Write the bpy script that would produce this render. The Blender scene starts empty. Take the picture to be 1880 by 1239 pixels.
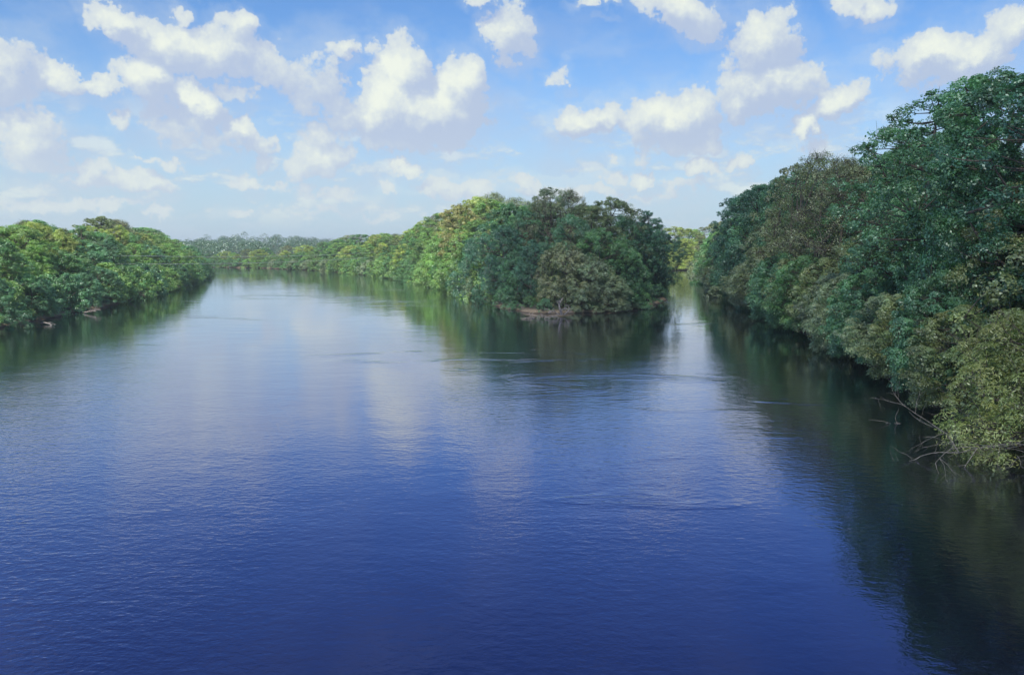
import bpy, math, random
import numpy as np

# ------------------------------------------------------------------ camera, sky, sun, exposure
S = bpy.context.scene
COL = S.collection
F, HOR, CAMZ, CX, CY = 1500.0, 455.0, 12.0, 940.0, 619.5
TH = math.atan((CY - HOR) / F)

cam_d = bpy.data.cameras.new('camera'); cam = bpy.data.objects.new('camera', cam_d); COL.objects.link(cam)
cam.location = (0, 0, CAMZ); cam.rotation_euler = (math.pi / 2 - TH, 0, 0)
cam_d.sensor_width = 36; cam_d.lens = 36 * F / 1880.0; cam_d.clip_start = 0.5; cam_d.clip_end = 20000
S.camera = cam
S.view_settings.view_transform = 'Standard'
try: S.view_settings.look = 'None'
except Exception: pass
S.view_settings.exposure = 0.25; S.view_settings.gamma = 1.0; S.view_settings.use_curve_mapping = False
S.render.engine = 'CYCLES'
S.cycles.use_denoising = True
S.cycles.max_bounces = 8; S.cycles.diffuse_bounces = 4; S.cycles.glossy_bounces = 2
S.cycles.transmission_bounces = 4; S.cycles.transparent_max_bounces = 4; S.cycles.volume_bounces = 0
S.cycles.sample_clamp_indirect = 4.0

SUN_AZ, SUN_EL = math.radians(202), math.radians(48)        # azimuth clockwise from +Y: behind the camera, a little to the left
SUND = np.array([math.sin(SUN_AZ) * math.cos(SUN_EL), math.cos(SUN_AZ) * math.cos(SUN_EL), math.sin(SUN_EL)])
BG = 0.126

def ray(px, py):
    u, v = (px - CX) / F, (py - CY) / F
    d = np.array([u, math.cos(TH) - v * math.sin(TH), -math.sin(TH) - v * math.cos(TH)])
    return d / np.linalg.norm(d)
def azel(px, py):
    d = ray(px, py); return math.atan2(d[0], d[1]), math.asin(d[2])
def ground_at(px, py, z=0.0):
    d = ray(px, py); t = (z - CAMZ) / d[2]; return d[0] * t, d[1] * t
def px_of(x, y): return CX + F * x / max(y * math.cos(TH), 1e-3)

class NT:
    def __init__(s, tree): s.t = tree
    def n(s, typ, **kw):
        nd = s.t.nodes.new(typ)
        for k, v in kw.items(): setattr(nd, k, v)
        return nd
    def put(s, sock, v):
        if hasattr(v, 'links') or isinstance(v, bpy.types.NodeSocket): s.t.links.new(v, sock)
        else: sock.default_value = v
    def math(s, op, a, b=None, c=None, clamp=False):
        nd = s.n('ShaderNodeMath', operation=op, use_clamp=clamp)
        s.put(nd.inputs[0], a)
        if b is not None: s.put(nd.inputs[1], b)
        if c is not None: s.put(nd.inputs[2], c)
        return nd.outputs[0]
    def vmath(s, op, a, b=None, scale=None):
        nd = s.n('ShaderNodeVectorMath', operation=op)
        s.put(nd.inputs[0], a)
        if b is not None: s.put(nd.inputs[1], b)
        if scale is not None: s.put(nd.inputs['Scale'], scale)
        return nd.outputs['Value'] if op in ('DOT_PRODUCT', 'LENGTH') else nd.outputs['Vector']
    def noise(s, vec, scale, detail=2.0, rough=0.5, dist=0.0, col=False):
        nd = s.n('ShaderNodeTexNoise')
        if vec is not None: s.put(nd.inputs['Vector'], vec)
        nd.inputs['Scale'].default_value = scale; nd.inputs['Detail'].default_value = detail
        nd.inputs['Roughness'].default_value = rough; nd.inputs['Distortion'].default_value = dist
        return nd.outputs['Color'] if col else nd.outputs['Fac']
    def rng(s, v, a, b, c=0.0, d=1.0, smooth=True):
        nd = s.n('ShaderNodeMapRange', interpolation_type='SMOOTHSTEP' if smooth else 'LINEAR')
        s.put(nd.inputs[0], v)
        for i, q in enumerate((a, b, c, d)): s.put(nd.inputs[i + 1], q)
        return nd.outputs[0]
    def mix(s, fac, a, b, mode='MIX'):
        nd = s.n('ShaderNodeMix', data_type='RGBA', blend_type=mode)
        s.put(nd.inputs[0], fac); s.put(nd.inputs[6], a); s.put(nd.inputs[7], b)
        return nd.outputs[2]

# clouds of the photograph as ellipses: px, py, half width, half height, rotation (deg), weight
CL = [
 (12,125,52,52,0,1),(100,142,42,20,25,.9),(35,150,60,30,0,.6),
 (215,42,42,22,20,1),(290,80,70,32,10,1),(365,95,90,40,8,1.05),(425,85,60,32,10,.9),(440,48,42,22,15,.9),(338,22,18,16,40,.7),
 (500,125,55,34,35,.8),(545,160,40,50,10,.6),
 (272,148,52,40,0,1.15),(182,166,40,16,0,.9),(367,182,40,28,20,1.15),(430,168,34,15,0,.7),(330,215,60,38,0,.55),(385,245,70,34,0,.55),
 (440,240,34,20,35,.9),(475,268,34,18,30,.8),
 (70,252,48,46,10,.95),(85,300,60,14,0,.6),(216,222,22,20,20,.6),
 (160,313,32,24,0,.95),(140,327,36,8,0,.6),(265,291,26,7,0,.7),(250,332,60,20,5,.95),(318,297,22,11,0,.6),
 (745,140,42,62,0,1.5),(705,190,50,52,0,1.3),(842,165,56,56,0,1.45),(778,200,122,50,0,1.5),(765,250,115,26,0,.7),(900,215,22,20,0,.45),
 (590,150,42,52,0,.8),(640,205,74,34,10,.7),(570,200,40,30,0,.6),
 (634,91,36,18,8,.85),(699,91,18,14,-30,.65),
 (600,300,64,30,-8,.85),(605,255,34,20,0,.6),(560,345,50,10,0,.4),
 (455,330,38,13,5,.75),(497,301,18,10,0,.6),(751,310,24,12,0,.85),(700,346,24,14,0,.6),
 (150,380,88,10,-4,.75),(60,378,40,10,0,.6),(432,391,32,10,0,.8),(290,390,26,8,0,.5),(800,345,44,20,0,.65),(862,345,56,22,0,.75),
 (620,362,60,12,0,.5),(560,388,70,9,0,.4),(970,336,44,14,5,.8),(1000,350,80,14,0,.6),(720,392,80,8,0,.35),
 (928,65,40,50,-8,1.0),(882,4,32,14,0,.8),(1100,0,40,8,0,.7),(1258,22,78,34,22,1.1),(1300,48,30,22,30,.8),(1590,6,44,18,15,.8),
 (1395,80,62,42,0,1.05),(1412,165,86,44,0,1.1),(1370,185,44,30,0,.9),(1390,115,60,20,0,.8),
 (1018,140,20,13,0,.6),(1070,224,64,28,0,1.0),(1120,205,24,14,-20,.6),
 (1236,215,86,42,-6,1.2),(1300,250,20,26,30,.8),(1232,262,62,28,0,.7),
 (1478,228,26,20,-30,1.1),(1535,190,46,28,-12,1.0),(1500,260,40,26,0,.45),
 (1700,112,60,30,-8,1.1),(1790,105,80,36,-14,1.1),(1865,50,46,38,-25,.9),(1690,145,60,22,0,.6),(1625,112,26,18,0,.4),
 (1288,312,42,16,-12,.85),(1345,295,24,14,0,.75),(1186,328,24,14,0,1.0),(1182,290,20,12,20,.6),(1265,345,50,14,0,.6),(1130,325,30,12,0,.6),(1100,350,80,14,0,.5),
 (1200,365,90,10,0,.45),(1127,285,14,8,0,.45),(30,340,24,8,0,.35),
]
CGX, CGY = 1.20, 1.22
def build_world():
    w = bpy.data.worlds.new('World'); S.world = w; w.use_nodes = True
    w.cycles.sampling_method = 'MANUAL'; w.cycles.sample_map_resolution = 512
    t = w.node_tree; t.nodes.clear(); N = NT(t)
    g = bpy.data.node_groups.new('cloud_field', 'ShaderNodeTree')
    g.interface.new_socket('P', in_out='INPUT', socket_type='NodeSocketVector')
    g.interface.new_socket('D', in_out='OUTPUT', socket_type='NodeSocketFloat')
    G = NT(g); gi = G.n('NodeGroupInput'); go = G.n('NodeGroupOutput')
    # each ellipse is a quadratic in (az, el): one dot product with (az, el, 1) and one with (az^2, el^2, az*el)
    sq = G.vmath('MULTIPLY', gi.outputs[0], gi.outputs[0])
    sp_ = G.n('ShaderNodeSeparateXYZ'); g.links.new(gi.outputs[0], sp_.inputs[0])
    xy = G.math('MULTIPLY', sp_.outputs[0], sp_.outputs[1])
    sq_ = G.n('ShaderNodeSeparateXYZ'); g.links.new(sq, sq_.inputs[0])
    f2 = G.n('ShaderNodeCombineXYZ'); g.links.new(sq_.outputs[0], f2.inputs[0]); g.links.new(sq_.outputs[1], f2.inputs[1]); g.links.new(xy, f2.inputs[2])
    f1 = G.n('ShaderNodeVectorMath', operation='MULTIPLY_ADD'); g.links.new(gi.outputs[0], f1.inputs[0]); f1.inputs[1].default_value = (1, 1, 0); f1.inputs[2].default_value = (0, 0, 1)
    acc = -1.0
    for (px, py, rx, ry, rot, wt) in CL:
        a, e = azel(px, py); r = -math.radians(rot); wt = wt * .8
        ca, sa = math.cos(r), math.sin(r); ix, iy = 1 / (rx / F * CGX) ** 2, 1 / (ry / F * CGY) ** 2
        A = ca * ca * ix + sa * sa * iy; B = sa * sa * ix + ca * ca * iy; Cc = 2 * ca * sa * (ix - iy)
        k2 = (-wt * A, -wt * B, -wt * Cc)
        k1 = (wt * (2 * A * a + Cc * e), wt * (2 * B * e + Cc * a), wt * (1 - A * a * a - B * e * e - Cc * a * e))
        v = G.math('ADD', G.vmath('DOT_PRODUCT', f1.outputs[0], k1), G.vmath('DOT_PRODUCT', f2.outputs[0], k2))
        if not isinstance(acc, float): v = G.math('SMOOTH_MAX', acc, v, 0.25)
        acc = v
    g.links.new(acc, go.inputs[0])

    tc = N.n('ShaderNodeTexCoord').outputs['Generated']
    dirv = N.vmath('NORMALIZE', tc)
    sx = N.n('ShaderNodeSeparateXYZ'); t.links.new(dirv, sx.inputs[0])
    az = N.math('ARCTAN2', sx.outputs[0], sx.outputs[1]); el = N.math('ARCSINE', sx.outputs[2])
    p = N.n('ShaderNodeCombineXYZ'); t.links.new(az, p.inputs[0]); t.links.new(el, p.inputs[1]); p = p.outputs[0]
    # billowing: warp the ellipses with noise
    wcol = N.noise(dirv, 17, 3, .55, col=True)
    wv = N.vmath('SUBTRACT', wcol, (.5, .5, .5)); wv = N.vmath('MULTIPLY', wv, (.060, .046, 0))
    wcol2 = N.noise(dirv, 62, 4, .62, col=True)
    wv2 = N.vmath('SUBTRACT', wcol2, (.5, .5, .5)); wv2 = N.vmath('MULTIPLY', wv2, (.030, .026, 0))
    pw = N.vmath('ADD', N.vmath('ADD', p, wv), wv2)
    def field(v):
        gn = N.n('ShaderNodeGroup', node_tree=g); t.links.new(v, gn.inputs[0]); return gn.outputs[0]
    d0 = field(pw)
    d1 = field(N.vmath('ADD', pw, (-.010, .017, 0)))
    # sparse clouds over the rest of the sky, same look
    ve = N.n('ShaderNodeVectorMath', operation='MULTIPLY'); t.links.new(dirv, ve.inputs[0]); ve.inputs[1].default_value = (1, 1, 1.9)
    far = N.noise(ve.outputs[0], 4.2, 5, .55)
    far1 = N.noise(N.vmath('ADD', ve.outputs[0], (-.02, 0, .06)), 4.2, 5, .55)
    inside = N.math('MULTIPLY', N.math('LESS_THAN', N.math('ABSOLUTE', az), .60), N.math('LESS_THAN', el, .345))
    outf = N.math('SUBTRACT', 1.0, inside)
    oute = N.rng(el, .38, .60, 1.0, 0.45)
    fg0 = N.math('MULTIPLY_ADD', N.math('SUBTRACT', far, .585), 7.0, 0.0)
    fg1 = N.math('MULTIPLY_ADD', N.math('SUBTRACT', far1, .585), 7.0, 0.0)
    edge = N.rng(N.math('MAXIMUM', N.rng(N.math('ABSOLUTE', az), .58, .75), N.rng(el, .34, .46)), 0, 1, -1.5, 0.0)
    d0 = N.math('MAXIMUM', d0, N.math('ADD', fg0, edge)); d1 = N.math('MAXIMUM', d1, N.math('ADD', fg1, edge))
    nf = N.noise(dirv, 30, 8, .64)
    nfine = N.noise(dirv, 130, 5, .6)
    dn = N.math('ADD', d0, N.math('MULTIPLY_ADD', nf, 1.5, -.78))
    dn = N.math('ADD', dn, N.math('MULTIPLY_ADD', nfine, .55, -.28))
    cover = N.rng(dn, .0, .36)
    under = N.math('MULTIPLY', N.rng(N.math('ADD', d1, N.math('MULTIPLY_ADD', nf, 1.1, -.55)), -.05, .75), .42)
    # thin veil low in the sky and around the clouds
    veil = N.math('MULTIPLY', N.rng(N.noise(ve.outputs[0], 9, 6, .6), .42, .70), N.rng(el, .0, .33, .50, .16))
    veil = N.math('ADD', veil, N.rng(d0, -.9, .5, 0, .22))
    cover = N.math('MAXIMUM', N.math('MAXIMUM', N.math('MULTIPLY', cover, .94), under), veil, clamp=True)
    lit = N.math('SUBTRACT', d0, d1)
    lit = N.math('ADD', lit, N.math('MULTIPLY_ADD', nf, 1.0, -.5))
    litn = N.rng(lit, -.30, .50)
    thick = N.rng(dn, .25, 1.1)
    lf = N.math('MULTIPLY', litn, N.math('MULTIPLY_ADD', thick, .55, .45))
    k = 1 / BG / 2 ** .25
    ccol = N.mix(lf, (.50 * k, .59 * k, .76 * k, 1), (.93 * k, .97 * k, .84 * k, 1))
    ccol = N.mix(N.rng(el, .0, .16, .65, 0), ccol, (.72 * k, .81 * k, .83 * k, 1))
    sky = N.n('ShaderNodeTexSky', sky_type='NISHITA', sun_disc=False)
    sky.sun_elevation = SUN_EL; sky.sun_rotation = SUN_AZ
    sky.altitude = 0; sky.air_density = 1.0; sky.dust_density = 0.6; sky.ozone_density = 2.5
    tint = N.n('ShaderNodeVectorMath', operation='MULTIPLY'); t.links.new(sky.outputs[0], tint.inputs[0]); tint.inputs[1].default_value = SKYT
    skyc = tint.outputs[0]
    # pale moist air towards the horizon
    skyc = N.mix(N.rng(el, -.02, .27, .90, 0.0), skyc, (.54 * k, .68 * k, .78 * k, 1))
    # rows of small far cumulus low over the horizon
    vl = N.n('ShaderNodeVectorMath', operation='MULTIPLY'); t.links.new(dirv, vl.inputs[0]); vl.inputs[1].default_value = (1, 1, 2.4)
    lown = N.noise(vl.outputs[0], 17, 6, .62)
    low = N.math('MULTIPLY', N.rng(lown, .50, .62), N.math('MULTIPLY', N.rng(el, .015, .05), N.rng(el, .19, .10)))
    lowc = N.mix(N.rng(lown, .52, .68), (.58 * k, .68 * k, .77 * k, 1), (.86 * k, .91 * k, .84 * k, 1))
    skyc = N.mix(N.math('MULTIPLY', low, .62), skyc, lowc)
    fin = N.mix(cover, skyc, ccol)
    bg = N.n('ShaderNodeBackground'); t.links.new(fin, bg.inputs[0]); bg.inputs[1].default_value = BG
    out = N.n('ShaderNodeOutputWorld'); t.links.new(bg.outputs[0], out.inputs[0])
SKYT = (.56, .79, 1.04)
build_world()
sun_d = bpy.data.lights.new('sun', 'SUN'); sun_d.energy = 5.0; sun_d.angle = math.radians(0.5); sun_d.color = (1, .95, .84)
sun = bpy.data.objects.new('sun', sun_d); COL.objects.link(sun)
sun.rotation_euler = (math.pi / 2 - SUN_EL, 0, -SUN_AZ + math.pi)   # lamp's -Z points away from the sun
sun.location = (-100, -100, 300)

# ------------------------------------------------------------------ materials
def mat(name):
    m = bpy.data.materials.new(name); m.use_nodes = True; m.node_tree.nodes.clear(); return m, NT(m.node_tree)
def out(N, shader, disp=None):
    o = N.n('ShaderNodeOutputMaterial'); N.t.links.new(shader, o.inputs[0])

def foliage_mat(name, trans=.36, contrast=.8):
    m, N = mat(name)
    oc = N.n('ShaderNodeObjectInfo')
    at = N.n('ShaderNodeAttribute', attribute_name='tone')
    geo = N.n('ShaderNodeNewGeometry')
    pos = geo.outputs['Position']
    patch = N.noise(pos, .22, 3, .6)
    base = oc.outputs['Color']
    v = N.math('MULTIPLY_ADD', at.outputs['Fac'], contrast, 1 - contrast * .5)
    v = N.math('MULTIPLY', v, N.rng(patch, .3, .7, .72, 1.3))
    c = N.mix(1.0, base, (1, 1, 1, 1), 'MULTIPLY')
    hsv = N.n('ShaderNodeHueSaturation'); N.put(hsv.inputs['Color'], c); N.put(hsv.inputs['Value'], v)
    N.put(hsv.inputs['Hue'], N.rng(N.noise(pos, .5, 2), .3, .7, .478, .522)); hsv.inputs['Saturation'].default_value = 1.0
    c = hsv.outputs[0]
    c = N.mix(N.math('MULTIPLY', N.rng(N.noise(pos, 1.7, 3, .6), .52, .68), .45), c, N.mix(1.0, c, (1.55, 1.18, .75, 1), 'MULTIPLY'))   # young and dying sprays
    d = N.n('ShaderNodeBsdfDiffuse'); N.put(d.inputs[0], c)
    tr = N.n('ShaderNodeBsdfTranslucent'); N.put(tr.inputs[0], N.mix(1.0, c, (1.1, 1.25, .55, 1), 'MULTIPLY'))
    gl = N.n('ShaderNodeBsdfGlossy'); gl.inputs['Roughness'].default_value = .45; gl.inputs[0].default_value = (.8, .9, .9, 1)
    m1 = N.n('ShaderNodeMixShader'); m1.inputs[0].default_value = trans
    N.put(m1.inputs[1], d.outputs[0]); N.put(m1.inputs[2], tr.outputs[0])
    m2 = N.n('ShaderNodeMixShader'); m2.inputs[0].default_value = .09
    N.put(m2.inputs[1], m1.outputs[0]); N.put(m2.inputs[2], gl.outputs[0])
    out(N, m2.outputs[0]); return m
LEAF = foliage_mat('foliage')

def bark_mat(name, a, b):
    m, N = mat(name)
    geo = N.n('ShaderNodeNewGeometry'); mp = N.vmath('MULTIPLY', geo.outputs['Position'], (6, 6, 1.2))
    n = N.noise(mp, 1.5, 4, .65)
    c = N.mix(N.rng(n, .35, .65), (*a, 1), (*b, 1))
    d = N.n('ShaderNodeBsdfPrincipled'); N.put(d.inputs['Base Color'], c); d.inputs['Roughness'].default_value = .9
    bp = N.n('ShaderNodeBump'); bp.inputs['Strength'].default_value = .6; bp.inputs['Distance'].default_value = .03
    N.put(bp.inputs['Height'], n); N.put(d.inputs['Normal'], bp.outputs[0])
    out(N, d.outputs[0]); return m
BARK = bark_mat('bark', (.045, .036, .028), (.12, .10, .08))
BARKP = bark_mat('pale_bark', (.14, .125, .10), (.30, .27, .23))
DRIFT = bark_mat('driftwood_grey', (.16, .14, .13), (.36, .32, .29))

def ground_mat():
    m, N = mat('river_bank_soil')
    geo = N.n('ShaderNodeNewGeometry'); pos = geo.outputs['Position']
    sp = N.n('ShaderNodeSeparateXYZ'); N.put(sp.inputs[0], pos)
    n1 = N.noise(pos, .35, 5, .6); n2 = N.noise(pos, 2.6, 5, .65); n3 = N.noise(pos, .06, 3)
    mud = N.mix(N.rng(n2, .3, .7), (.15, .108, .070, 1), (.30, .23, .155, 1))
    mud = N.mix(N.rng(n1, .45, .7, 0, .7), mud, (.085, .06, .04, 1))
    wet = N.rng(sp.outputs[2], .02, .28)
    mud = N.mix(wet, (.05, .036, .026, 1), mud)
    floor = N.mix(N.rng(n1, .35, .65), (.035, .030, .018, 1), (.035, .055, .022, 1))
    h = N.math('ADD', sp.outputs[2], N.math('MULTIPLY_ADD', n1, 1.0, -.5))
    c = N.mix(N.rng(h, .30, .85), mud, floor)
    d = N.n('ShaderNodeBsdfPrincipled'); N.put(d.inputs['Base Color'], c); d.inputs['Roughness'].default_value = .92
    bp = N.n('ShaderNodeBump'); bp.inputs['Strength'].default_value = .8; bp.inputs['Distance'].default_value = .15
    N.put(bp.inputs['Height'], n2); N.put(d.inputs['Normal'], bp.outputs[0])
    out(N, d.outputs[0]); return m
SOIL = ground_mat()

def water_mat():
    m, N = mat('river_water')
    geo = N.n('ShaderNodeNewGeometry'); pos = geo.outputs['Position']
    def st(v): return N.vmath('MULTIPLY', pos, v)
    big = N.noise(st((.03, .012, 1)), 1.0, 3, .55, .4)                   # calmer and rougher reaches
    streak = N.noise(st((.05, .11, 1)), 1.0, 4, .6, 1.2)
    spw = N.n('ShaderNodeSeparateXYZ'); N.put(spw.inputs[0], pos)
    wind = N.math('MULTIPLY', N.rng(big, .36, .62, .30, 1.05), N.rng(spw.outputs[1], 35, 150, 1.0, .30))   # calmer upstream, between the banks
    fine = N.noise(st((2.1, 3.1, 1)), 1.0, 3, .6, .3)
    mid = N.noise(st((1.0, 1.6, 1)), 1.0, 3, .55, .3)
    low = N.noise(st((.16, .24, 1)), 1.0, 3, .5, .4)
    eddy = N.noise(st((.22, .95, 1)), 1.0, 4, .65, 1.2)
    eddym = N.math('MULTIPLY', N.rng(streak, .54, .64), N.rng(N.noise(st((.012, .02, 1)), 1.0, 2), .48, .58))
    hgt = N.math('MULTIPLY', fine, .022)
    hgt = N.math('ADD', hgt, N.math('MULTIPLY', mid, .021))
    hgt = N.math('MULTIPLY', hgt, wind)
    hgt = N.math('ADD', hgt, N.math('MULTIPLY', low, .032))
    hgt = N.math('ADD', hgt, N.math('MULTIPLY', N.math('MULTIPLY', eddy, eddym), .045))
    bp = N.n('ShaderNodeBump'); bp.inputs['Strength'].default_value = 1.0; bp.inputs['Distance'].default_value = 1.0
    N.put(bp.inputs['Height'], hgt)
    lw = N.n('ShaderNodeLayerWeight'); lw.inputs['Blend'].default_value = .5; N.put(lw.inputs['Normal'], bp.outputs[0])
    fz = N.math('POWER', lw.outputs['Facing'], WPOW)                       # facing = 1 - cos
    fac = N.math('MULTIPLY_ADD', fz, 1 - WF0, WF0, clamp=True)
    gl = N.n('ShaderNodeBsdfGlossy'); gl.inputs['Roughness'].default_value = .02
    N.put(gl.inputs[0], N.mix(N.rng(fac, .15, .85), WTINT, (.93, .95, 1, 1)))
    N.put(gl.inputs['Normal'], bp.outputs[0])
    df = N.n('ShaderNodeBsdfDiffuse'); df.inputs[0].default_value = WDIFF
    mx = N.n('ShaderNodeMixShader'); N.put(mx.inputs[0], fac); N.put(mx.inputs[1], df.outputs[0]); N.put(mx.inputs[2], gl.outputs[0])
    out(N, mx.outputs[0]); return m
WPOW, WF0, WTINT, WDIFF = 2.45, .058, (.45, .49, 1.0, 1), (.002, .003, .008, 1)
WATER = water_mat()

# ------------------------------------------------------------------ mesh helpers
def np_mesh(name, V, Q, tone=None, smooth=False, sides=4):
    me = bpy.data.meshes.new(name); nf = len(Q)
    me.vertices.add(len(V)); me.vertices.foreach_set('co', np.asarray(V, np.float32).ravel())
    me.loops.add(nf * sides); me.loops.foreach_set('vertex_index', np.asarray(Q, np.int32).ravel())
    me.polygons.add(nf); me.polygons.foreach_set('loop_start', np.arange(0, nf * sides, sides, dtype=np.int32))
    if smooth: me.polygons.foreach_set('use_smooth', np.ones(nf, bool))
    if tone is not None:
        a = me.attributes.new('tone', 'FLOAT', 'POINT'); a.data.foreach_set('value', np.asarray(tone, np.float32))
    me.update(calc_edges=True); return me

class Tubes:
    def __init__(s): s.V, s.Q, s.n = [], [], 0
    def add(s, pts, radii, k=5):
        pts = np.asarray(pts, float); m = len(pts)
        tan = np.gradient(pts, axis=0); tan /= np.linalg.norm(tan, axis=1)[:, None] + 1e-9
        ref = np.array([0, 0, 1.0]) if abs(tan[0][2]) < .9 else np.array([1.0, 0, 0])
        u = np.cross(tan, ref); u /= np.linalg.norm(u, axis=1)[:, None] + 1e-9
        w = np.cross(tan, u); a = np.arange(k) * 2 * math.pi / k
        r = np.asarray(radii, float)[:, None, None]
        ring = pts[:, None, :] + r * (np.cos(a)[None, :, None] * u[:, None, :] + np.sin(a)[None, :, None] * w[:, None, :])
        s.V.append(ring.reshape(-1, 3))
        i = np.arange(m - 1)[:, None] * k; j = np.arange(k)[None, :]; j2 = (j + 1) % k
        s.Q.append((np.stack([i + j, i + j2, i + k + j2, i + k + j], -1).reshape(-1, 4)) + s.n)
        s.n += m * k
    def mesh(s, name, material):
        me = np_mesh(name, np.concatenate(s.V), np.concatenate(s.Q), smooth=True); me.materials.append(material); return me

def unit(v): return v / (np.linalg.norm(v, axis=-1, keepdims=True) + 1e-9)
def bez(a, b, sag, rng, n=5):
    t = np.linspace(0, 1, n)[:, None]; mid = (a + b) / 2 + sag
    return (1 - t) ** 2 * a + 2 * t * (1 - t) * mid + t ** 2 * b

def leaves_mesh(name, C, Nrm, L, W, tone, rng):
    n = len(C); r = unit(rng.normal(size=(n, 3))); a = unit(np.cross(Nrm, r)); b = np.cross(Nrm, a)
    L = L[:, None]; W = W[:, None]
    V = np.stack([C - a * L * .5, C + b * W * .5 - Nrm * W * .12, C + a * L * .5, C - b * W * .5 - Nrm * W * .12], 1).reshape(-1, 3)
    Q = np.arange(4 * n).reshape(-1, 4)
    me = np_mesh(name, V, Q, np.repeat(tone, 4)); me.materials.append(LEAF); return me

def make_kind(kind, seed, H, R, zb, nclump, per, leaf, rc=(.7, 1.4), prof=(.55, .38), fill=.45, droop=0.0, twigs=0, bark=None, narrow=.62, zmin=.2, lean=0.0):
    """one tree: trunk mesh, branches mesh, crown mesh, grown round a skeleton of limbs"""
    rng = np.random.default_rng(seed)
    # lobed envelope
    ph = rng.uniform(0, 6.28, 8); am = rng.uniform(.06, .18, 8)
    def env(az, t):
        p0, peak = prof
        base = np.where(t < peak, p0 + (1 - p0) * np.sin(np.clip(t / peak, 0, 1) * math.pi / 2), np.sqrt(np.clip(1 - ((t - peak) / (1 - peak)) ** 2, 0, 1)))
        lob = 1 + am[0] * np.sin(2 * az + ph[0]) + am[1] * np.sin(3 * az + ph[1] + 4 * t) + am[2] * np.sin(5 * az + ph[2] - 7 * t) + am[3] * np.sin(9 * t + ph[3] + az)
        return R * base * lob
    az = rng.uniform(0, 2 * math.pi, nclump); t = rng.uniform(0, 1, nclump) ** .9
    rr = env(az, t) * np.clip(fill + (1 - fill) * rng.uniform(0, 1, nclump) ** .6, 0, 1)
    lx = lean * H; lean = rng.uniform(-.06, .06, 2) * H
    zc = zb + t * (H - zb - .5)
    cx = np.cos(az) * rr + lean[0] * (zc / H) ** 2 + lx * (zc / H) ** .6; cy = np.sin(az) * rr + lean[1] * (zc / H) ** 2
    zc = zc - droop * (rr / R) ** 2
    CC = np.stack([cx, cy, np.maximum(zc, zmin + .5)], 1)
    RC = rng.uniform(rc[0], rc[1], nclump) * (1.1 - .35 * t)
    # trunk
    tt = np.linspace(0, 1, 8); TP = np.stack([lx * (tt * .86) ** .9 + lean[0] * (tt * .85) ** 2 + np.sin(tt * 5 + ph[4]) * .22 * tt, lean[1] * (tt * .85) ** 2 + np.sin(tt * 4 + ph[5]) * .22 * tt, tt * H * .86 - .6], 1)
    r0 = .017 * H + .04
    T = Tubes(); T.add(TP, r0 * (1 - tt * .88) + .12 * r0 * np.exp(-tt * 14), 8)
    B = Tubes()
    nl = 11; idx = rng.choice(nclump, min(nl, nclump), replace=False)
    limbs = []
    for i in idx:
        e = CC[i]; zs = np.clip(e[2] - rng.uniform(.25, .6) * H * .25 - .8 * np.hypot(e[0], e[1]) * .4, .12 * H, .8 * H)
        s0 = np.array([np.interp(zs, TP[:, 2], TP[:, 0]), np.interp(zs, TP[:, 2], TP[:, 1]), zs])
        P = bez(s0, e, np.array([0, 0, -.06 * H * (e[2] > zs)]) + rng.normal(size=3) * .3, rng, 7); limbs.append(P)
        B.add(P, np.linspace(r0 * .42, r0 * .08, 7), 5)
    LP = np.concatenate(limbs)
    for i in range(nclump):
        if i in idx: continue
        d = np.linalg.norm(LP - CC[i], axis=1) + 2.5 * np.maximum(0, LP[:, 2] - CC[i][2]) ; s0 = LP[np.argmin(d)]
        P = bez(s0, CC[i], rng.normal(size=3) * .25 - np.array([0, 0, .2]), rng, 4)
        B.add(P, np.linspace(r0 * .15, r0 * .04, 4), 4)
    # twigs radiating from each clump
    for i in range(nclump):
        for q in range(twigs):
            d = unit(rng.normal(size=3) + np.array([0, 0, .5]) + .8 * unit(CC[i] - np.array([0, 0, H * .4])))
            e = CC[i] + d * RC[i] * rng.uniform(.8, 1.7)
            B.add(bez(CC[i], e, rng.normal(size=3) * .12, rng, 3), [.022, .014, .006], 3)
    # leaves: on the shells of the clumps, denser above
    n = nclump * per; ci = np.repeat(np.arange(nclump), per)
    d = unit(rng.normal(size=(n, 3)) + np.array([0, 0, .35]))
    # sub-tufts for a broken outline
    tuft = unit(rng.normal(size=(nclump * 14, 3)) + np.array([0, 0, .25])); tc = tuft[ci * 14 + rng.integers(0, 14, n)]
    d = unit(tc + d * .42)
    rad = rng.uniform(.45, 1.08, n) ** .7
    C = CC[ci] + d * (RC[ci] * rad)[:, None] * np.array([1, 1, .78])
    C[:, 2] -= droop * .25 * (rad ** 2) * RC[ci]
    C[:, 2] = np.maximum(C[:, 2], zmin + rng.uniform(0, .7, n))
    Nn = unit(d * .8 + np.array([0, 0, .55]) + rng.normal(size=(n, 3)) * .42)
    Lf = leaf * rng.uniform(.65, 1.3, n); Wf = Lf * narrow
    ctone = rng.uniform(0, 1, nclump)
    tone = .55 * ctone[ci] + .45 * rng.uniform(0, 1, n)
    bm = bark or BARK
    return dict(kind=kind, H=H, R=R, trunk=T.mesh(kind + '_trunk', bm), branches=B.mesh(kind + '_branches', bm),
                crown=leaves_mesh(kind + '_crown', C, Nn, Lf, Wf, tone, rng))

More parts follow.
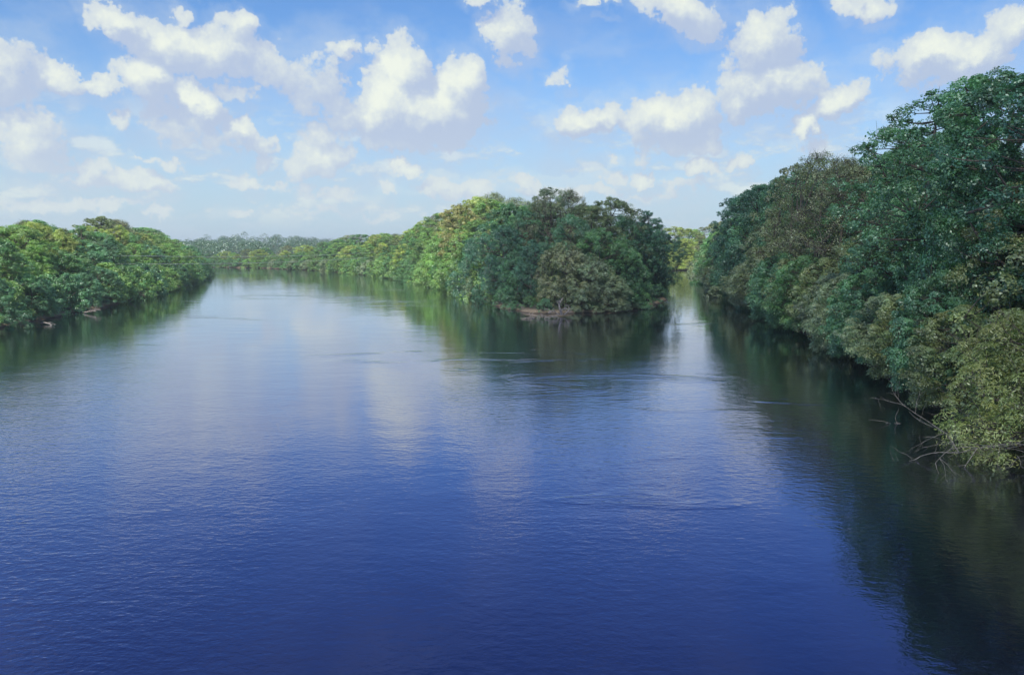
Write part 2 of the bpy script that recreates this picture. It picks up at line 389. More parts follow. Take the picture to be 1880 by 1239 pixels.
KINDS = {
 'broad':  [make_kind('broad', s, 20, 6.0, 4.0, 190, 350, .195, rc=(.6, 1.35), fill=.5, prof=(.5, .42)) for s in (1, 2, 3)],
 'oak':    [make_kind('oak', s, 18, 7.0, 3.0, 150, 400, .19, rc=(.8, 1.8), fill=.55, prof=(.6, .45)) for s in (4, 5)],
 'bank':   [make_kind('bank', s, 12, 5.4, .2, 180, 330, .185, rc=(.6, 1.4), fill=.6, prof=(.9, .3), droop=1.3, zmin=-.9) for s in (6, 7, 8)],
 'overhang': [make_kind('overhang', s, 12, 5.6, 1.8, 190, 360, .185, rc=(.6, 1.4), fill=.55, prof=(.85, .3), droop=1.7, zmin=-.25, lean=-.32) for s in (21, 22)],
 'airy':   [make_kind('airy', s, 21, 6.0, 5, 120, 170, .20, rc=(.6, 1.15), fill=.25, twigs=2) for s in (9, 10)],
 'twiggy': [make_kind('twiggy', s, 19, 5.6, 4, 180, 150, .15, rc=(.8, 1.4), fill=.35, twigs=6) for s in (11, 12)],
 'slim':   [make_kind('slim', s, 18, 3.8, 2.5, 130, 300, .185, fill=.5, prof=(.6, .35)) for s in (13, 14)],
 'shrub':  [make_kind('shrub', s, 5, 2.8, .1, 70, 170, .18, rc=(.5, .9), fill=.5, prof=(.9, .3), droop=.6, zmin=-.9) for s in (15, 16)],
 'willow': [make_kind('willow', s, 8, 4.6, 1.2, 130, 300, .20, rc=(.7, 1.3), fill=.4, prof=(.8, .35), droop=1.6, narrow=.22, twigs=2) for s in (17,)],
}

counts = {}
def tree(kind, x, y, h, color, label, group, rot=None, wide=1.0, cat='tree', name='broadleaf_tree', z=None, rng=random, variant=None, tilt=(0, 0)):
    vs = KINDS[kind]; k = vs[rng.randrange(len(vs)) if variant is None else variant % len(vs)]
    root = bpy.data.objects.new(name, None); COL.objects.link(root); root.empty_display_size = .5
    root.location = (x, y, (terrain_z(x, y) if z is None else z) - .05)
    s = h / k['H']; root.scale = (s * wide, s * wide, s)
    root.rotation_euler = (tilt[0], tilt[1], rng.uniform(0, 6.28) if rot is None else rot)
    root['label'] = label; root['category'] = cat
    if group: root['group'] = group
    if land_dist(x, y)[0] < .3: print('IN WATER', label, round(x, 1), round(y, 1))
    for part in ('trunk', 'branches', 'crown'):
        o = bpy.data.objects.new(part, k[part]); COL.objects.link(o); o.parent = root
        if part == 'crown': o.color = (*color, 1)
    return root

# ------------------------------------------------------------------ terrain and water
RIGHT = [(33, -250), (30.3, 0), (30.3, 44), (32.6, 61), (36.8, 85), (40.6, 100), (43.4, 124), (49.5, 170), (56, 215), (66, 260), (75, 305), (86, 350), (112, 388), (200, 428), (420, 450)]
CHAN_FAR = [(420, 485), (190, 470), (120, 452), (86, 436), (66, 405)]
ISLAND = [(58, 350), (49, 290), (43, 240), (39, 205), (34, 180), (27, 163), (18, 153), (10, 149), (4, 150), (-1, 158), (-4, 170), (-6, 194), (-13, 225), (-27, 269), (-45, 318), (-62, 360), (-98, 428), (-150, 488), (-205, 520)]
FARL = [(-300, 540), (-700, 580)]
LEFT = [(-700, 530), (-300, 500), (-196, 482), (-172, 450), (-143, 380), (-112, 290), (-97, 230), (-88, 190), (-82, 154), (-76.5, 120), (-73, 60), (-72, 0), (-72, -250)]
RIVER = np.array(RIGHT + CHAN_FAR + ISLAND + FARL + LEFT, float)

def vnoise(x, y, seed=0):
    """smooth value noise, vectorised"""
    xi = np.floor(x).astype(np.int64); yi = np.floor(y).astype(np.int64); fx = x - xi; fy = y - yi
    def h(a, b):
        n = (a * 374761393 + b * 668265263 + seed * 982451653) & 0xffffffff
        n = ((n ^ (n >> 13)) * 1274126177) & 0xffffffff
        return ((n ^ (n >> 16)) & 0xffff) / 65535.0
    u = fx * fx * (3 - 2 * fx); v = fy * fy * (3 - 2 * fy)
    return (h(xi, yi) * (1 - u) + h(xi + 1, yi) * u) * (1 - v) + (h(xi, yi + 1) * (1 - u) + h(xi + 1, yi + 1) * u) * v
def land_dist(x, y):
    """signed distance to the river's edge, positive on land"""
    x = np.atleast_1d(np.asarray(x, float)); y = np.atleast_1d(np.asarray(y, float))
    best = np.full(x.shape, 1e9); inside = np.zeros(x.shape, bool)
    n = len(RIVER)
    for i in range(n):
        ax, ay = RIVER[i]; bx, by = RIVER[(i + 1) % n]
        dx, dy = bx - ax, by - ay
        t = np.clip(((x - ax) * dx + (y - ay) * dy) / (dx * dx + dy * dy), 0, 1)
        best = np.minimum(best, (x - ax - t * dx) ** 2 + (y - ay - t * dy) ** 2)
        if ay != by:
            c = ((ay > y) != (by > y)) & (x < (bx - ax) * (y - ay) / (by - ay) + ax)
            inside ^= c
    d = np.sqrt(best); return np.where(inside, -d, d)
def sstep(a, b, v):
    t = np.clip((v - a) / (b - a), 0, 1); return t * t * (3 - 2 * t)
def terrain_f(x, y):
    x = np.asarray(x, float); y = np.asarray(y, float)
    d = land_dist(x, y) + (vnoise(x * .12, y * .12, 1) - .5) * 2.4 + (vnoise(x * .5, y * .5, 2) - .5) * 1.0
    z = np.where(d > 0, .9 * sstep(0, 2.0, d) + 1.3 * sstep(2, 30, d), -1.6 * sstep(0, 5, -d))
    z = z + np.where(d > .3, (vnoise(x * .4, y * .4, 3) - .5) * .5 * sstep(.3, 2, d), 0)
    z = z + sstep(40, 500, d) * 5 * vnoise(x * .003, y * .003, 4) + sstep(700, 2500, d) * 14 + 11 * np.exp(-((x + 330) / 90) ** 2 - ((y - 1150) / 200) ** 2)
    # the bluff behind the right bank and the low mound at the island's tip
    z = z + 1.2 * np.exp(-((x - 7) ** 2 + (y - 152.5) ** 2) / 9.0)
    return z
def terrain_z(x, y): return float(terrain_f(np.array([x]), np.array([y]))[0])

def axis(lo, hi, step, far, grow=1.16):
    a = list(np.arange(lo, hi + step, step)); s = step; v = a[-1]
    while v < far: s *= grow; v += s; a.append(v)
    s = step; v = a[0]; b = []
    while v > -far: s *= grow; v -= s; b.append(v)
    return np.array(b[::-1] + a)
xs = axis(-150, 130, 1.5, 5000); ys = axis(20, 440, 1.6, 5000)
GX, GY = np.meshgrid(xs, ys); Z = terrain_f(GX.ravel(), GY.ravel())
V = np.stack([GX.ravel(), GY.ravel(), Z], 1); nx, ny = len(xs), len(ys)
i = (np.arange(ny - 1)[:, None] * nx + np.arange(nx - 1)[None, :]).ravel()
me = np_mesh('ground', V, np.stack([i, i + 1, i + nx + 1, i + nx], 1), smooth=True); me.materials.append(SOIL)
o = bpy.data.objects.new('ground', me); COL.objects.link(o); o['kind'] = 'structure'; o['label'] = 'tan mud river banks and dark forest floor under the trees'
me = np_mesh('river_water', [(-5000, -600, 0), (5000, -600, 0), (5000, 5000, 0), (-5000, 5000, 0)], [(0, 1, 2, 3)]); me.materials.append(WATER)
o = bpy.data.objects.new('river_water', me); COL.objects.link(o); o['kind'] = 'structure'; o['label'] = 'wide rippled blue river reflecting sky and trees'

# ------------------------------------------------------------------ the wooded banks
GREEN = {  # names one can see, base colours
 'blue-green': (.125, .285, .140), 'deep green': (.085, .220, .095), 'fresh green': (.225, .385, .105), 'mid green': (.145, .305, .110),
 'yellow-green': (.38, .46, .12), 'olive': (.21, .265, .105), 'golden': (.40, .39, .14), 'grey-brown': (.27, .30, .155), 'pale sage': (.26, .335, .19),
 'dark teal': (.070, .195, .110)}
ORD = ['first', 'second', 'third', 'fourth', 'fifth', 'sixth', 'seventh', 'eighth', 'ninth', 'tenth', 'eleventh', 'twelfth', 'thirteenth', 'fourteenth', 'fifteenth',
       'sixteenth', 'seventeenth', 'eighteenth', 'nineteenth', 'twentieth']
def ordn(i):
    if i < 20: return ORD[i]
    tens = {2: 'twenty', 3: 'thirty', 4: 'forty', 5: 'fifty', 6: 'sixty', 7: 'seventy', 8: 'eighty', 9: 'ninety'}[(i + 1) // 10]
    r = (i + 1) % 10
    return tens + '-' + ORD[r - 1] if r else tens[:-1] + 'ieth'
SHAPE = {'overhang': 'leaning leafy tree', 'broad': 'dense tall tree', 'oak': 'broad round tree', 'bank': 'low leafy tree', 'airy': 'airy thin-leaved tree', 'twiggy': 'twiggy half-bare tree', 'slim': 'slim tree', 'shrub': 'shrub', 'willow': 'feathery tree'}

def walk(poly, spacing, off, y0=-1e9, y1=1e9, rng=random, side=1):
    P = np.array(poly, float); res = []; d = 0
    for a, b in zip(P[:-1], P[1:]):
        L = np.linalg.norm(b - a); t = (b - a) / L; nrm = np.array([t[1], -t[0]]) * side
        while d < L:
            q = a + t * d + nrm * (off + rng.uniform(-.25, .25) * min(off, 6)); dist = max(q[1], 30)
            if y0 <= q[1] <= y1: res.append((q[0], q[1]))
            d += spacing(dist) * rng.uniform(.8, 1.2)
        d -= L
    return res

HIDDEN = {f'{k}:{i}' for k, v in {'left0': [0, 1, 22, 24, 28, 32, 33, 35, 36, 38, 40], 'left1': [0, 1, 2, 16, 18, 20, 21, 23, 26, 28], 'left2': [0, 1, 2, 3, 4, 12, 16, 20, 23, 24], 'left3': [0, 1, 2, 3, 4, 5, 9, 12, 14, 19, 20, 21, 23, 25, 28, 29, 30, 31, 32], 'middle0': [0, 1, 2, 3, 4, 5, 6, 7, 8, 9, 10, 11, 12], 'middle1': [0, 1, 2, 3, 4, 5, 27], 'middle2': [0, 1, 2, 3, 20, 24], 'middle3': [0, 1, 2, 3, 4, 20, 23, 25], 'channel0': [0, 1, 2, 3, 4, 5, 6, 7, 8, 9, 10, 11, 12, 13, 14, 19, 20, 21], 'channel1': [0, 1, 2, 3, 4, 7, 8, 9], 'channel2': [0], 'right0': [0, 1, 2, 3, 4, 6, 9, 11, 12, 13, 17, 22, 24, 52, 53, 54, 55], 'right2': [0, 1, 2, 3, 4, 5, 6, 7, 8, 9, 10, 11, 13, 14, 30, 35, 36, 37, 38, 39], 'right3': [0, 1, 2, 3, 4, 5, 6, 7, 8, 9, 10, 11, 12, 13, 14, 15, 21, 27, 28, 31, 32, 33, 34, 35, 36, 37]}.items() for i in v}   # trees that nothing in the picture shows are left out
KEYS = {}
def fill_rows(bank, poly, rows, ytop, y0, y1, seed, where, group, side=1, hcap=(6, 27), keep=None):
    rng = random.Random(seed); cx, cy = zip(*ytop)
    for ri, (rowname, off, spacing, hf, kinds, cols, wide) in enumerate(rows):
        pts = [p for p in walk(poly, spacing, off, y0, y1, rng, side) if keep is None or keep(*p)]
        d = land_dist([p[0] for p in pts], [p[1] for p in pts]) if pts else []
        pts = [p for p, q in zip(pts, d) if q > min(off * .45, 5)]
        pts.sort(key=lambda p: px_of(*p))
        shown = 0
        for i, (x, y) in enumerate(pts):
            zt = terrain_z(x, y); px = px_of(x, y) if y > 20 else 2200
            top = CAMZ + (HOR - np.interp(px, cx, cy)) / F * max(y, 20) * .995
            h = min(max((top - zt) * hf * rng.uniform(.80, 1.05) * (.78 if bank == 'right' and ri == 0 and y > 175 else 1), hcap[0]), hcap[1])
            k = rng.choice(kinds); c = rng.choice(cols); col = GREEN[c]
            if k == 'twiggy': c = rng.choice(['grey-brown', 'pale sage', 'olive', 'pale sage']); col = GREEN[c]
            j = rng.uniform(.88, 1.14); col = tuple(v * j for v in col)
            vis = px < 1950
            lab = f"{c} {SHAPE[k]}, {ordn(shown)} from left in the {rowname} {where}"
            w = wide * (1 + .35 * min(1, max(0, (y - 150) / 300))) * rng.uniform(.92, 1.15) * (max(1.0, (KINDS[k][0]['H'] / h) ** .28))
            if f'{bank}{ri}:{i}' in HIDDEN or (bank == 'right' and ri == 0 and 33 < y < 54): continue
            shown += 1
            t_ = tree(k, x, y, h, col, lab, group, wide=w, rng=random.Random(seed * 1000 + ri * 100 + i), rot=rng.uniform(-.5, .5) if k == 'overhang' else None, name='shrub' if k == 'shrub' else 'broadleaf_tree' if k != 'twiggy' else 'budding_tree', cat='shrub' if k == 'shrub' else 'tree'); KEYS[t_.name] = f'{bank}{ri}:{i}'

# left bank
LT = [(-400, 385), (0, 397), (30, 392), (60, 402), (90, 408), (125, 418), (150, 404), (205, 400), (235, 416), (270, 421), (310, 432), (345, 436), (365, 440), (388, 462), (420, 462)]
left_poly = LEFT[::-1]
def sp(near, far_): return lambda d: near + (far_ - near) * min(1, max(0, (d - 60) / 380))
fill_rows('left', left_poly, [
  ('waterside row', 1.4, sp(7.0, 11), .50, ['bank', 'bank', 'shrub'], ['mid green', 'blue-green', 'fresh green'], 1.0),
  ('second row', 6.5, sp(8.0, 19), .76, ['bank', 'slim', 'broad'], ['mid green', 'fresh green', 'blue-green'], 1.1),
  ('third row', 14, sp(9, 24), .93, ['broad', 'broad', 'slim', 'oak'], ['mid green', 'fresh green', 'fresh green', 'yellow-green'], 1.1),
  ('back row', 22, sp(9, 19), 1.02, ['broad', 'oak', 'broad', 'twiggy'], ['fresh green', 'olive', 'mid green', 'yellow-green'], 1.15)],
  LT, 95, 475, 11, 'of the left bank', 'trees along the left bank', side=-1)

# middle bank, from the island back to the far bend
MT = [(385, 461), (420, 459), (480, 456), (520, 452), (560, 447), (600, 440), (610, 427), (650, 428), (700, 420), (750, 413), (800, 400), (850, 381), (880, 364), (905, 358), (945, 368), (1200, 400), (1290, 420)]
mid_poly = ISLAND[10:] + FARL[:1]
fill_rows('middle', mid_poly, [
  ('waterside row', 1.0, sp(6.0, 8.5), .44, ['bank', 'bank', 'shrub'], ['mid green', 'fresh green', 'mid green', 'pale sage', 'fresh green'], 1.0),
  ('second row', 6, sp(8.5, 18), .74, ['bank', 'slim', 'broad'], ['mid green', 'fresh green', 'fresh green', 'yellow-green'], 1.1),
  ('third row', 14, sp(10, 22), .92, ['broad', 'broad', 'slim'], ['mid green', 'fresh green', 'olive', 'yellow-green'], 1.1),
  ('back row', 23, sp(10, 19), 1.02, ['broad', 'oak', 'broad', 'twiggy'], ['fresh green', 'mid green', 'yellow-green'], 1.15)],
  MT, 188, 560, 21, 'of the middle bank', 'sunlit trees along the middle bank', side=1, hcap=(5, 30), keep=lambda x, y: x < 6 + (y - 190) * .1)

# far side of the channel on the right of the island
CT = [(1100, 420), (1195, 402), (1215, 408), (1240, 414), (1262, 418), (1290, 421), (1330, 415)]
fill_rows('channel', ISLAND[:2][::-1] + CHAN_FAR[::-1], [
  ('waterside row', 2, lambda d: 9, .42, ['bank', 'bank', 'shrub'], ['yellow-green', 'yellow-green', 'golden'], 1.1),
  ('middle row', 10, lambda d: 11, .72, ['oak', 'broad', 'slim'], ['yellow-green', 'fresh green'], 1.1),
  ('back row', 22, lambda d: 12, 1.0, ['broad', 'oak'], ['fresh green', 'yellow-green', 'mid green'], 1.2)],
  CT, 280, 475, 31, 'beyond the side channel', 'sunlit trees beyond the side channel', side=-1, keep=lambda x, y: 1150 < px_of(x, y) < 1360)

# right bank
RT = [(1265, 455), (1283, 428), (1300, 385), (1325, 360), (1360, 346), (1400, 347), (1425, 312), (1450, 292), (1490, 285), (1540, 292), (1590, 300), (1640, 290), (1700, 250), (1760, 215), (1850, 190), (2100, 170), (2600, 100)]
fill_rows('right', RIGHT[1:], [
  ('waterside row', 2.2, sp(5.2, 9), .44, ['overhang', 'overhang', 'overhang'], ['pale sage', 'mid green', 'pale sage', 'olive', 'blue-green'], 1.0),
  ('second row', 6.0, sp(6.5, 12), .66, ['bank', 'oak', 'slim'], ['blue-green', 'mid green', 'olive', 'pale sage', 'deep green', 'grey-brown'], 1.05),
  ('third row', 12, sp(7.5, 14), .86, ['broad', 'oak', 'twiggy', 'broad'], ['mid green', 'olive', 'deep green', 'blue-green'], 1.1),
  ('back row', 19, sp(8, 13), 1.0, ['broad', 'oak', 'broad', 'twiggy'], ['blue-green', 'olive', 'mid green'], 1.1)],
  RT, 14, 370, 41, 'of the right bank', 'shaded trees along the right bank', side=1)

# the island's shaded trees, placed one by one: px, distance, top py, kind, colour, width, label
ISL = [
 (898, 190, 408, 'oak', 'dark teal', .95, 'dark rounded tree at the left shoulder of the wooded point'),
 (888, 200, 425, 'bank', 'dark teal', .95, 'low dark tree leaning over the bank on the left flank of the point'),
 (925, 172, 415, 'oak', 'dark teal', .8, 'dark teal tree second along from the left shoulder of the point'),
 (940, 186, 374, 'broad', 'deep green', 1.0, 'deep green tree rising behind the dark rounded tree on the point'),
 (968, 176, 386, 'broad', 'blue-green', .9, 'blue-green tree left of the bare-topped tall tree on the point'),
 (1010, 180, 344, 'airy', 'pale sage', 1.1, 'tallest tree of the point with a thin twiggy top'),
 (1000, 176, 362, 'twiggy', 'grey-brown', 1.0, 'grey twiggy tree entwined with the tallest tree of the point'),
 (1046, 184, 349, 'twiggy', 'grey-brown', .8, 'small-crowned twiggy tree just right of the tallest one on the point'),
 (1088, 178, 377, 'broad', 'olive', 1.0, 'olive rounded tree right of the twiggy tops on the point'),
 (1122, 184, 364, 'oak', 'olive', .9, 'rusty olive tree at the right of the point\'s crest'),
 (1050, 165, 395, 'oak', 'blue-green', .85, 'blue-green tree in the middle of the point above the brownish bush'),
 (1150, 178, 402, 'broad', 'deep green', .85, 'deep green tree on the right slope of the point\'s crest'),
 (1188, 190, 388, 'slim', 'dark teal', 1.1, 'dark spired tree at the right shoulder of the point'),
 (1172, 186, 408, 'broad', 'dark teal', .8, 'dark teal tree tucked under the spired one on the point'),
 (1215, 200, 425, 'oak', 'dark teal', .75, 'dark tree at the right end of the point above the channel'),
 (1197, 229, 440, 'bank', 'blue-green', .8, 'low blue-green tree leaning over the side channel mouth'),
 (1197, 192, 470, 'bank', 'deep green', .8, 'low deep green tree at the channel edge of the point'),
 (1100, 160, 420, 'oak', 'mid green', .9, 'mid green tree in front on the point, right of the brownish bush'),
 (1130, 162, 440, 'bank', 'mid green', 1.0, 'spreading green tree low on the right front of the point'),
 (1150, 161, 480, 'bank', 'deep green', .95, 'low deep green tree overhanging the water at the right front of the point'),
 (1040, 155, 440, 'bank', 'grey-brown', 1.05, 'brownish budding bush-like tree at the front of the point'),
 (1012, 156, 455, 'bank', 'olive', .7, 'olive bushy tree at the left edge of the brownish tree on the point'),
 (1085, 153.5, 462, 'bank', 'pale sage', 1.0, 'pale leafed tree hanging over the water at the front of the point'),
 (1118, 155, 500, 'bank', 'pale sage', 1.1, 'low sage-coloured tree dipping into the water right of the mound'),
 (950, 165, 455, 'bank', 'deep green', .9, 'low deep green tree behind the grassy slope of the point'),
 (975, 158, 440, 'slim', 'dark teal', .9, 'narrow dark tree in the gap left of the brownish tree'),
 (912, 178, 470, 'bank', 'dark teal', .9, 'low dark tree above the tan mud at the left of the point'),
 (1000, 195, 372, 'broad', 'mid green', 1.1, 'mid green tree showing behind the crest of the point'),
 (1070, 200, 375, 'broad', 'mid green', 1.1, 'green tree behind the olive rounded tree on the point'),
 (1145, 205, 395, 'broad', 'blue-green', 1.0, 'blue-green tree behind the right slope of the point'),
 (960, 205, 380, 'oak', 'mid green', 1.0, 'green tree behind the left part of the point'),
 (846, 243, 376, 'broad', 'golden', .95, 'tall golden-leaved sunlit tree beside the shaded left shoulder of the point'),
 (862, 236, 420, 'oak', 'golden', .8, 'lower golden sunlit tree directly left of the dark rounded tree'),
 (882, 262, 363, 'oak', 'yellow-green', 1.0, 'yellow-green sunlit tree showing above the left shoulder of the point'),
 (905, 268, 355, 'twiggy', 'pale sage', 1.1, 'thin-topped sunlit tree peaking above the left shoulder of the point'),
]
rng = random.Random(77)
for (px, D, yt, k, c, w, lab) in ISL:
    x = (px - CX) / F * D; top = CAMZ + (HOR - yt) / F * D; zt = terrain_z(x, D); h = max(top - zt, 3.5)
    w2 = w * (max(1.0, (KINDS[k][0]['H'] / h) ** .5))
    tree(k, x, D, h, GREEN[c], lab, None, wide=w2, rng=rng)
for (px, py, h, k, c, lab) in [(948, 560, 3.2, 'shrub', 'blue-green', 'rounded green shrub on the slope left of the mound'),
                           (920, 556, 2.6, 'shrub', 'deep green', 'small dark shrub above the driftwood left of the point'),
                           (1003, 574, 2.4, 'shrub', 'blue-green', 'low green shrub covering the mound at the tip of the point')]:
    x, y = ground_at(px, py, .6); tree(k, x, y + 6, h, GREEN[c], lab, None, wide=1.1, rng=rng, name='shrub', cat='shrub')

for (x, y, h, c, lab) in [(-1.5, 162, 2.6, 'blue-green', 'green bush on the low shore left of the driftwood'), (.5, 157.5, 2.0, 'deep green', 'small dark bush beside the driftwood tangle'),
      (3.2, 154.5, 2.2, 'mid green', 'green bush directly left of the mound'), (11.5, 152.8, 2.6, 'pale sage', 'sage-coloured bush just right of the pale stump'),
      (14.5, 153.5, 3.0, 'mid green', 'green bush at the water under the brownish tree'), (28.3, 171, 3.4, 'deep green', 'dark bush at the water on the right end of the point'),
      (32.2, 181, 3.6, 'blue-green', 'blue-green bush where the point meets the side channel'), (-3.8, 170, 2.4, 'mid green', 'low bush above the tan mud of the left shore of the point')]:
    x += 1.2 * (land_dist(x, y)[0] < 1); y += 1.2 * (land_dist(x, y)[0] < 1)
    tree('shrub', x, y, h, GREEN[c], lab, None, wide=1.2, rng=rng, name='shrub', cat='shrub')

# single trees of the right bank that stand out
for (px, D, yt, k, c, w, lab) in [
   (1650, 92, 228, 'airy', 'blue-green', .95, 'airy tree with sky showing through, leaning out left of the tallest trees'),
   (1700, 82, 178, 'airy', 'blue-green', 1.2, 'tall blue-green tree with small sky gaps on the right bank'),
   (1775, 72, 140, 'broad', 'blue-green', .95, 'tallest blue-green tree near the top right corner'),
   (1850, 66, 150, 'broad', 'deep green', .9, 'dark tall tree at the right edge of the photo'),
   (1910, 60, 140, 'airy', 'dark teal', 1.1, 'dark leafy tree cut by the right edge of the photo'),
   (1490, 130, 282, 'twiggy', 'olive', 1.1, 'twiggy olive topped tree left of the airy tree on the right bank'),
   (1540, 118, 292, 'twiggy', 'grey-brown', 1.0, 'brownish budding tree between the olive twiggy tree and the airy tree'),
   (1445, 145, 300, 'airy', 'grey-brown', .9, 'thin-topped tree left of the olive twiggy tree'),
   (1380, 178, 344, 'oak', 'dark teal', .9, 'dark tree forming the left shoulder of the right bank'),
   (1350, 218, 362, 'broad', 'dark teal', .9, 'dark leaning tree at the far left of the right bank'),
   (1880, 60, 320, 'broad', 'olive', .9, 'olive brown tree low on the right edge'),
   (1800, 66, 300, 'oak', 'deep green', .8, 'dark green rounded tree under the tallest trees')]:
    x = (px - CX) / F * D; zt = max(terrain_z(x, D), .2); h = CAMZ + (HOR - yt) / F * D - zt
    tree(k, x, D, h, GREEN[c], lab, None, wide=w, rng=rng)
# the yellow-green feathery bush and bare branches at the right edge
x, y = 31.6, 46.5
tree('willow', x, y, 9.0, (.34, .40, .13), 'yellow-green feathery bush at the right edge over the dark water', None, wide=1.05, rng=rng, tilt=(0, -.30), name='willow_bush', cat='bush', variant=0)

def twig_tree(tb, p, d, L, r, depth, rg):
    n = 6; pts = [p]; q = np.array(p, float); dd = np.array(d, float)
    for i in range(n):
        dd = unit(dd + rg.normal(size=3) * .16 + np.array([0, 0, -.03])); q = q + dd * L / n; pts.append(q.copy())
    tb.add(pts, np.linspace(r, r * .35, n + 1), 5)
    if depth > 0:
        for k in range(3 + depth):
            i = rg.integers(2, n + 1); nd = unit(dd + rg.normal(size=3) * .65)
            twig_tree(tb, pts[i], nd, L * rg.uniform(.35, .6), r * .5, depth - 1, rg)
def bare_branch(name, spec, label, material, seed, cat='branch', group=None, sub=2):
    rg = np.random.default_rng(seed); tb = Tubes()
    for (p, d, L, r) in spec: twig_tree(tb, np.array(p, float), unit(np.array(d, float)), L, r, sub, rg)
    o = bpy.data.objects.new(name, tb.mesh(name, material)); COL.objects.link(o)
    o['label'] = label; o['category'] = cat
    if group: o['group'] = group
    return o
bare_branch('bare_branch', [((31.0, 46.0, .7), (-1, -.25, .20), 6.5, .055), ((31.0, 45.4, .6), (-.8, -.8, .45), 6.0, .045), ((31.2, 47.5, .7), (-1, .2, .12), 6.0, .04)],
            'pale bare branches reaching over the water below the feathery bush', BARKP, 5, sub=3)
bare_branch('bare_branch', [((33.5, 53, .7), (-.95, -.3, .12), 6.0, .08), ((33.5, 54, .7), (-.95, .1, .22), 5.0, .06)],
            'thin grey branch poking out low above the dark water', BARKP, 6)
# island tip: driftwood and the pale stump
a = ground_at(955, 566, .4); b = ground_at(1032, 578, .4); c = ground_at(985, 584, .2)
bare_branch('driftwood', [((a[0] + i * 1.1 - 2, a[1] + 1.5 - i * .35, .25 + .12 * (i % 3)), (math.cos(i * 2.4), math.sin(i * 2.4) * .5, .28), 2.4, .07) for i in range(8)],
            'tangle of grey driftwood on the shore left of the mound', DRIFT, 7, 'driftwood')
bare_branch('dead_stump', [((b[0], b[1] + 1.5, .3), (.1, 0, 1), 2.6, .28), ((b[0] - .5, b[1] + 1.2, .3), (-.7, -.1, .9), 2.2, .14), ((b[0] + .4, b[1] + 1.2, .3), (.8, -.1, .5), 2.0, .12)],
            'pale dead stump with splayed roots on the tip of the point', DRIFT, 8, 'stump')
bare_branch('driftwood', [((c[0] + i * .8 - 1, c[1] + 1.8, .15), (math.cos(i * 2.1), -.3, .12), 2.0, .06) for i in range(6)],
            'grey sticks lying along the water under the mound', DRIFT, 9, 'driftwood')

for (q, (px, py, dx, dz, L, lab)) in enumerate([(70, 594, .6, .25, 3.2, 'pale limb trailing into the water in front of the near left bank'),
        (150, 574, .8, .12, 3.6, 'grey log lying along the foot of the left bank'), (235, 552, .5, .4, 3.5, 'slanting dead limb under the left bank trees'),]):
    g0 = ground_at(px, py, .2)
    bare_branch('fallen_log', [((g0[0], g0[1] + .8, .15), (dx, -.15, dz), L, .13)], lab, DRIFT, 40 + q, 'log', sub=1)

# thin moist air over the whole valley
def haze():
    b = 6600.0; z0, z1 = -3.0, 60.0
    V = [(-b, -b, z0), (b, -b, z0), (b, b, z0), (-b, b, z0), (-b, -b, z1), (b, -b, z1), (b, b, z1), (-b, b, z1)]
    me = np_mesh('haze', V, [(0, 3, 2, 1), (4, 5, 6, 7), (0, 1, 5, 4), (1, 2, 6, 5), (2, 3, 7, 6), (3, 0, 4, 7)])
    m, N = mat('haze'); pv = N.n('ShaderNodeVolumePrincipled'); pv.inputs['Color'].default_value = (.80, .90, 1.0, 1); pv.inputs['Density'].default_value = .00021
    pv.inputs['Anisotropy'].default_value = .1
    o = N.n('ShaderNodeOutputMaterial'); N.t.links.new(pv.outputs[0], o.inputs['Volume']); me.materials.append(m)
    o = bpy.data.objects.new('haze', me); COL.objects.link(o); o['kind'] = 'stuff'; o['label'] = 'faint blue haze over the river and far trees'
haze()

# far wood on the rising land: one mass
def far_wood():
    rg = np.random.default_rng(3); n = 1750
    y = rg.uniform(0, 1, n) ** .8 * 1300 + 560; px = rg.uniform(300, 1500, n); x = (px - CX) / F * y
    d = land_dist(x, y); k = (d > 18) & ~((x > -20) & (x < 120) & (y < 460)); x, y = x[k], y[k]; n = len(x)
    z = terrain_f(x, y); per = 260
    h = rg.uniform(8, 14, n) * (1 + .35 * (rg.uniform(0, 1, n) > .94)); r = rg.uniform(5.5, 9.5, n)
    ci = np.repeat(np.arange(n), per); dv = unit(rg.normal(size=(n * per, 3)) + np.array([0, 0, .3])); dv[:, 2] = np.where(dv[:, 2] < -.5, -dv[:, 2], dv[:, 2])
    lob = .78 + .3 * rg.uniform(0, 1, n * per)
    C = np.stack([x[ci], y[ci], z[ci] + h[ci] * .50], 1) + dv * lob[:, None] * np.stack([r[ci], r[ci], h[ci] * .56], 1)
    Nn = unit(dv + rg.normal(size=dv.shape) * .5); L = rg.uniform(.6, 1.3, n * per)
    me = leaves_mesh('far_wood', C, Nn, L, L * .7, .4 * rg.uniform(0, 1, n)[ci] + .25 * rg.uniform(0, 1, n * per) + .17, rg)
    o = bpy.data.objects.new('far_wood', me); COL.objects.link(o); o['kind'] = 'stuff'; o['label'] = 'far woodland on the low rise beyond the river bend'; o['category'] = 'woodland'; o.color = (.085, .165, .085, 1)
far_wood()

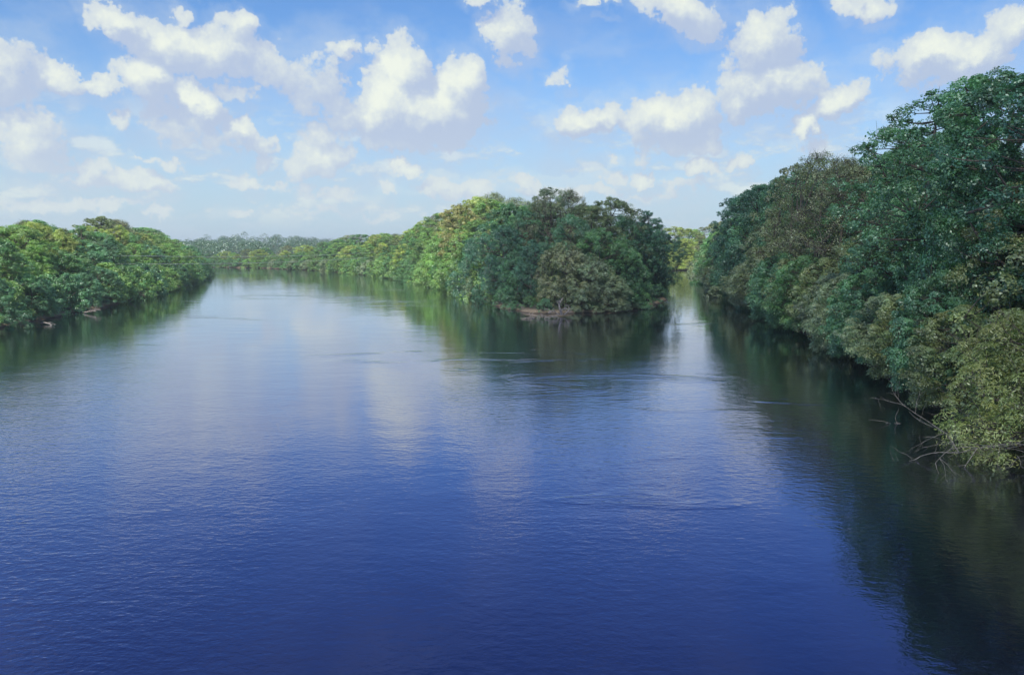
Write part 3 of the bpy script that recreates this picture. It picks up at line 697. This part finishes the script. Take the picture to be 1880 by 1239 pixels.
# two cables over the river in front of the left bank
def cable(x0, x1, sag, label):
    p0 = np.array(x0, float); p1 = np.array(x1, float); t = np.linspace(0, 1, 24)[:, None]
    P = p0 + (p1 - p0) * t; P[:, 2] -= sag * 4 * (t[:, 0]) * (1 - t[:, 0])
    tb = Tubes(); tb.add(P, np.full(24, .035), 4)
    m = bpy.data.materials.get('cable_metal')
    if m is None:
        m, N = mat('cable_metal'); d = N.n('ShaderNodeBsdfPrincipled'); d.inputs['Base Color'].default_value = (.55, .56, .55, 1); d.inputs['Roughness'].default_value = .5; out(N, d.outputs[0])
    o = bpy.data.objects.new('overhead_cable', tb.mesh('overhead_cable', m)); COL.objects.link(o); o['label'] = label; o['category'] = 'cable'; o['group'] = 'cables strung across the river'
cable((-96, 196, 10.2), (-55, 372, 10.6), 1.2, 'upper pale cable strung across the river from the left bank')
cable((-96, 197, 8.2), (-55, 373, 8.6), 1.2, 'lower pale cable strung across the river from the left bank')

# the cumulus whose shade lies over the point and the right bank, high up behind the camera
def shade_cloud():
    import bmesh
    alt = 520.0; k = alt / SUND[2]; off = SUND * k
    bm = bmesh.new()
    rg = random.Random(5)
    puffs = [(78, 40, 72, 88), (60, 150, 66, 62), (95, 215, 80, 50), (105, 110, 80, 110), (26, 165, 32, 34), (48, 205, 40, 26), (90, -30, 60, 60), (150, 60, 60, 80), (70, 95, 60, 60)]
    for (cx_, cy_, rx, ry) in puffs:
        ret = bmesh.ops.create_icosphere(bm, subdivisions=4, radius=1.0)
        for v in ret['verts']:
            c = v.co
            s = 1 + .10 * math.sin(5 * c.x + 3 * c.y + cx_) + .07 * math.sin(11 * c.y - 7 * c.x + 4 * c.z + cy_) + .03 * math.sin(23 * c.x + 19 * c.z)
            v.co = (cx_ + c.x * rx * s, cy_ + c.y * ry * s, max(c.z * 26 * s, -4 + 2 * math.sin(c.x * 4)))
    me = bpy.data.meshes.new('cloud'); bm.to_mesh(me); bm.free()
    me.polygons.foreach_set('use_smooth', np.ones(len(me.polygons), bool))
    m, N = mat('cloud_vapour'); d = N.n('ShaderNodeBsdfDiffuse'); d.inputs[0].default_value = (.85, .86, .88, 1)
    tr = N.n('ShaderNodeBsdfTranslucent'); tr.inputs[0].default_value = (.85, .86, .88, 1)
    mx = N.n('ShaderNodeMixShader'); mx.inputs[0].default_value = .35; N.put(mx.inputs[1], d.outputs[0]); N.put(mx.inputs[2], tr.outputs[0])
    tp = N.n('ShaderNodeBsdfTransparent'); mt = N.n('ShaderNodeMixShader'); mt.inputs[0].default_value = .60    # vapour: some sun comes through
    N.put(mt.inputs[1], mx.outputs[0]); N.put(mt.inputs[2], tp.outputs[0]); out(N, mt.outputs[0])
    me.materials.append(m)
    o = bpy.data.objects.new('cloud', me); COL.objects.link(o); o.location = (off[0], off[1], off[2] + 12); o['kind'] = 'structure'
    rm = o.modifiers.new('merge', 'REMESH'); rm.mode = 'VOXEL'; rm.voxel_size = 4.0; rm.use_smooth_shade = True
    o['label'] = 'cumulus cloud overhead that shades the point and the right bank'
shade_cloud()
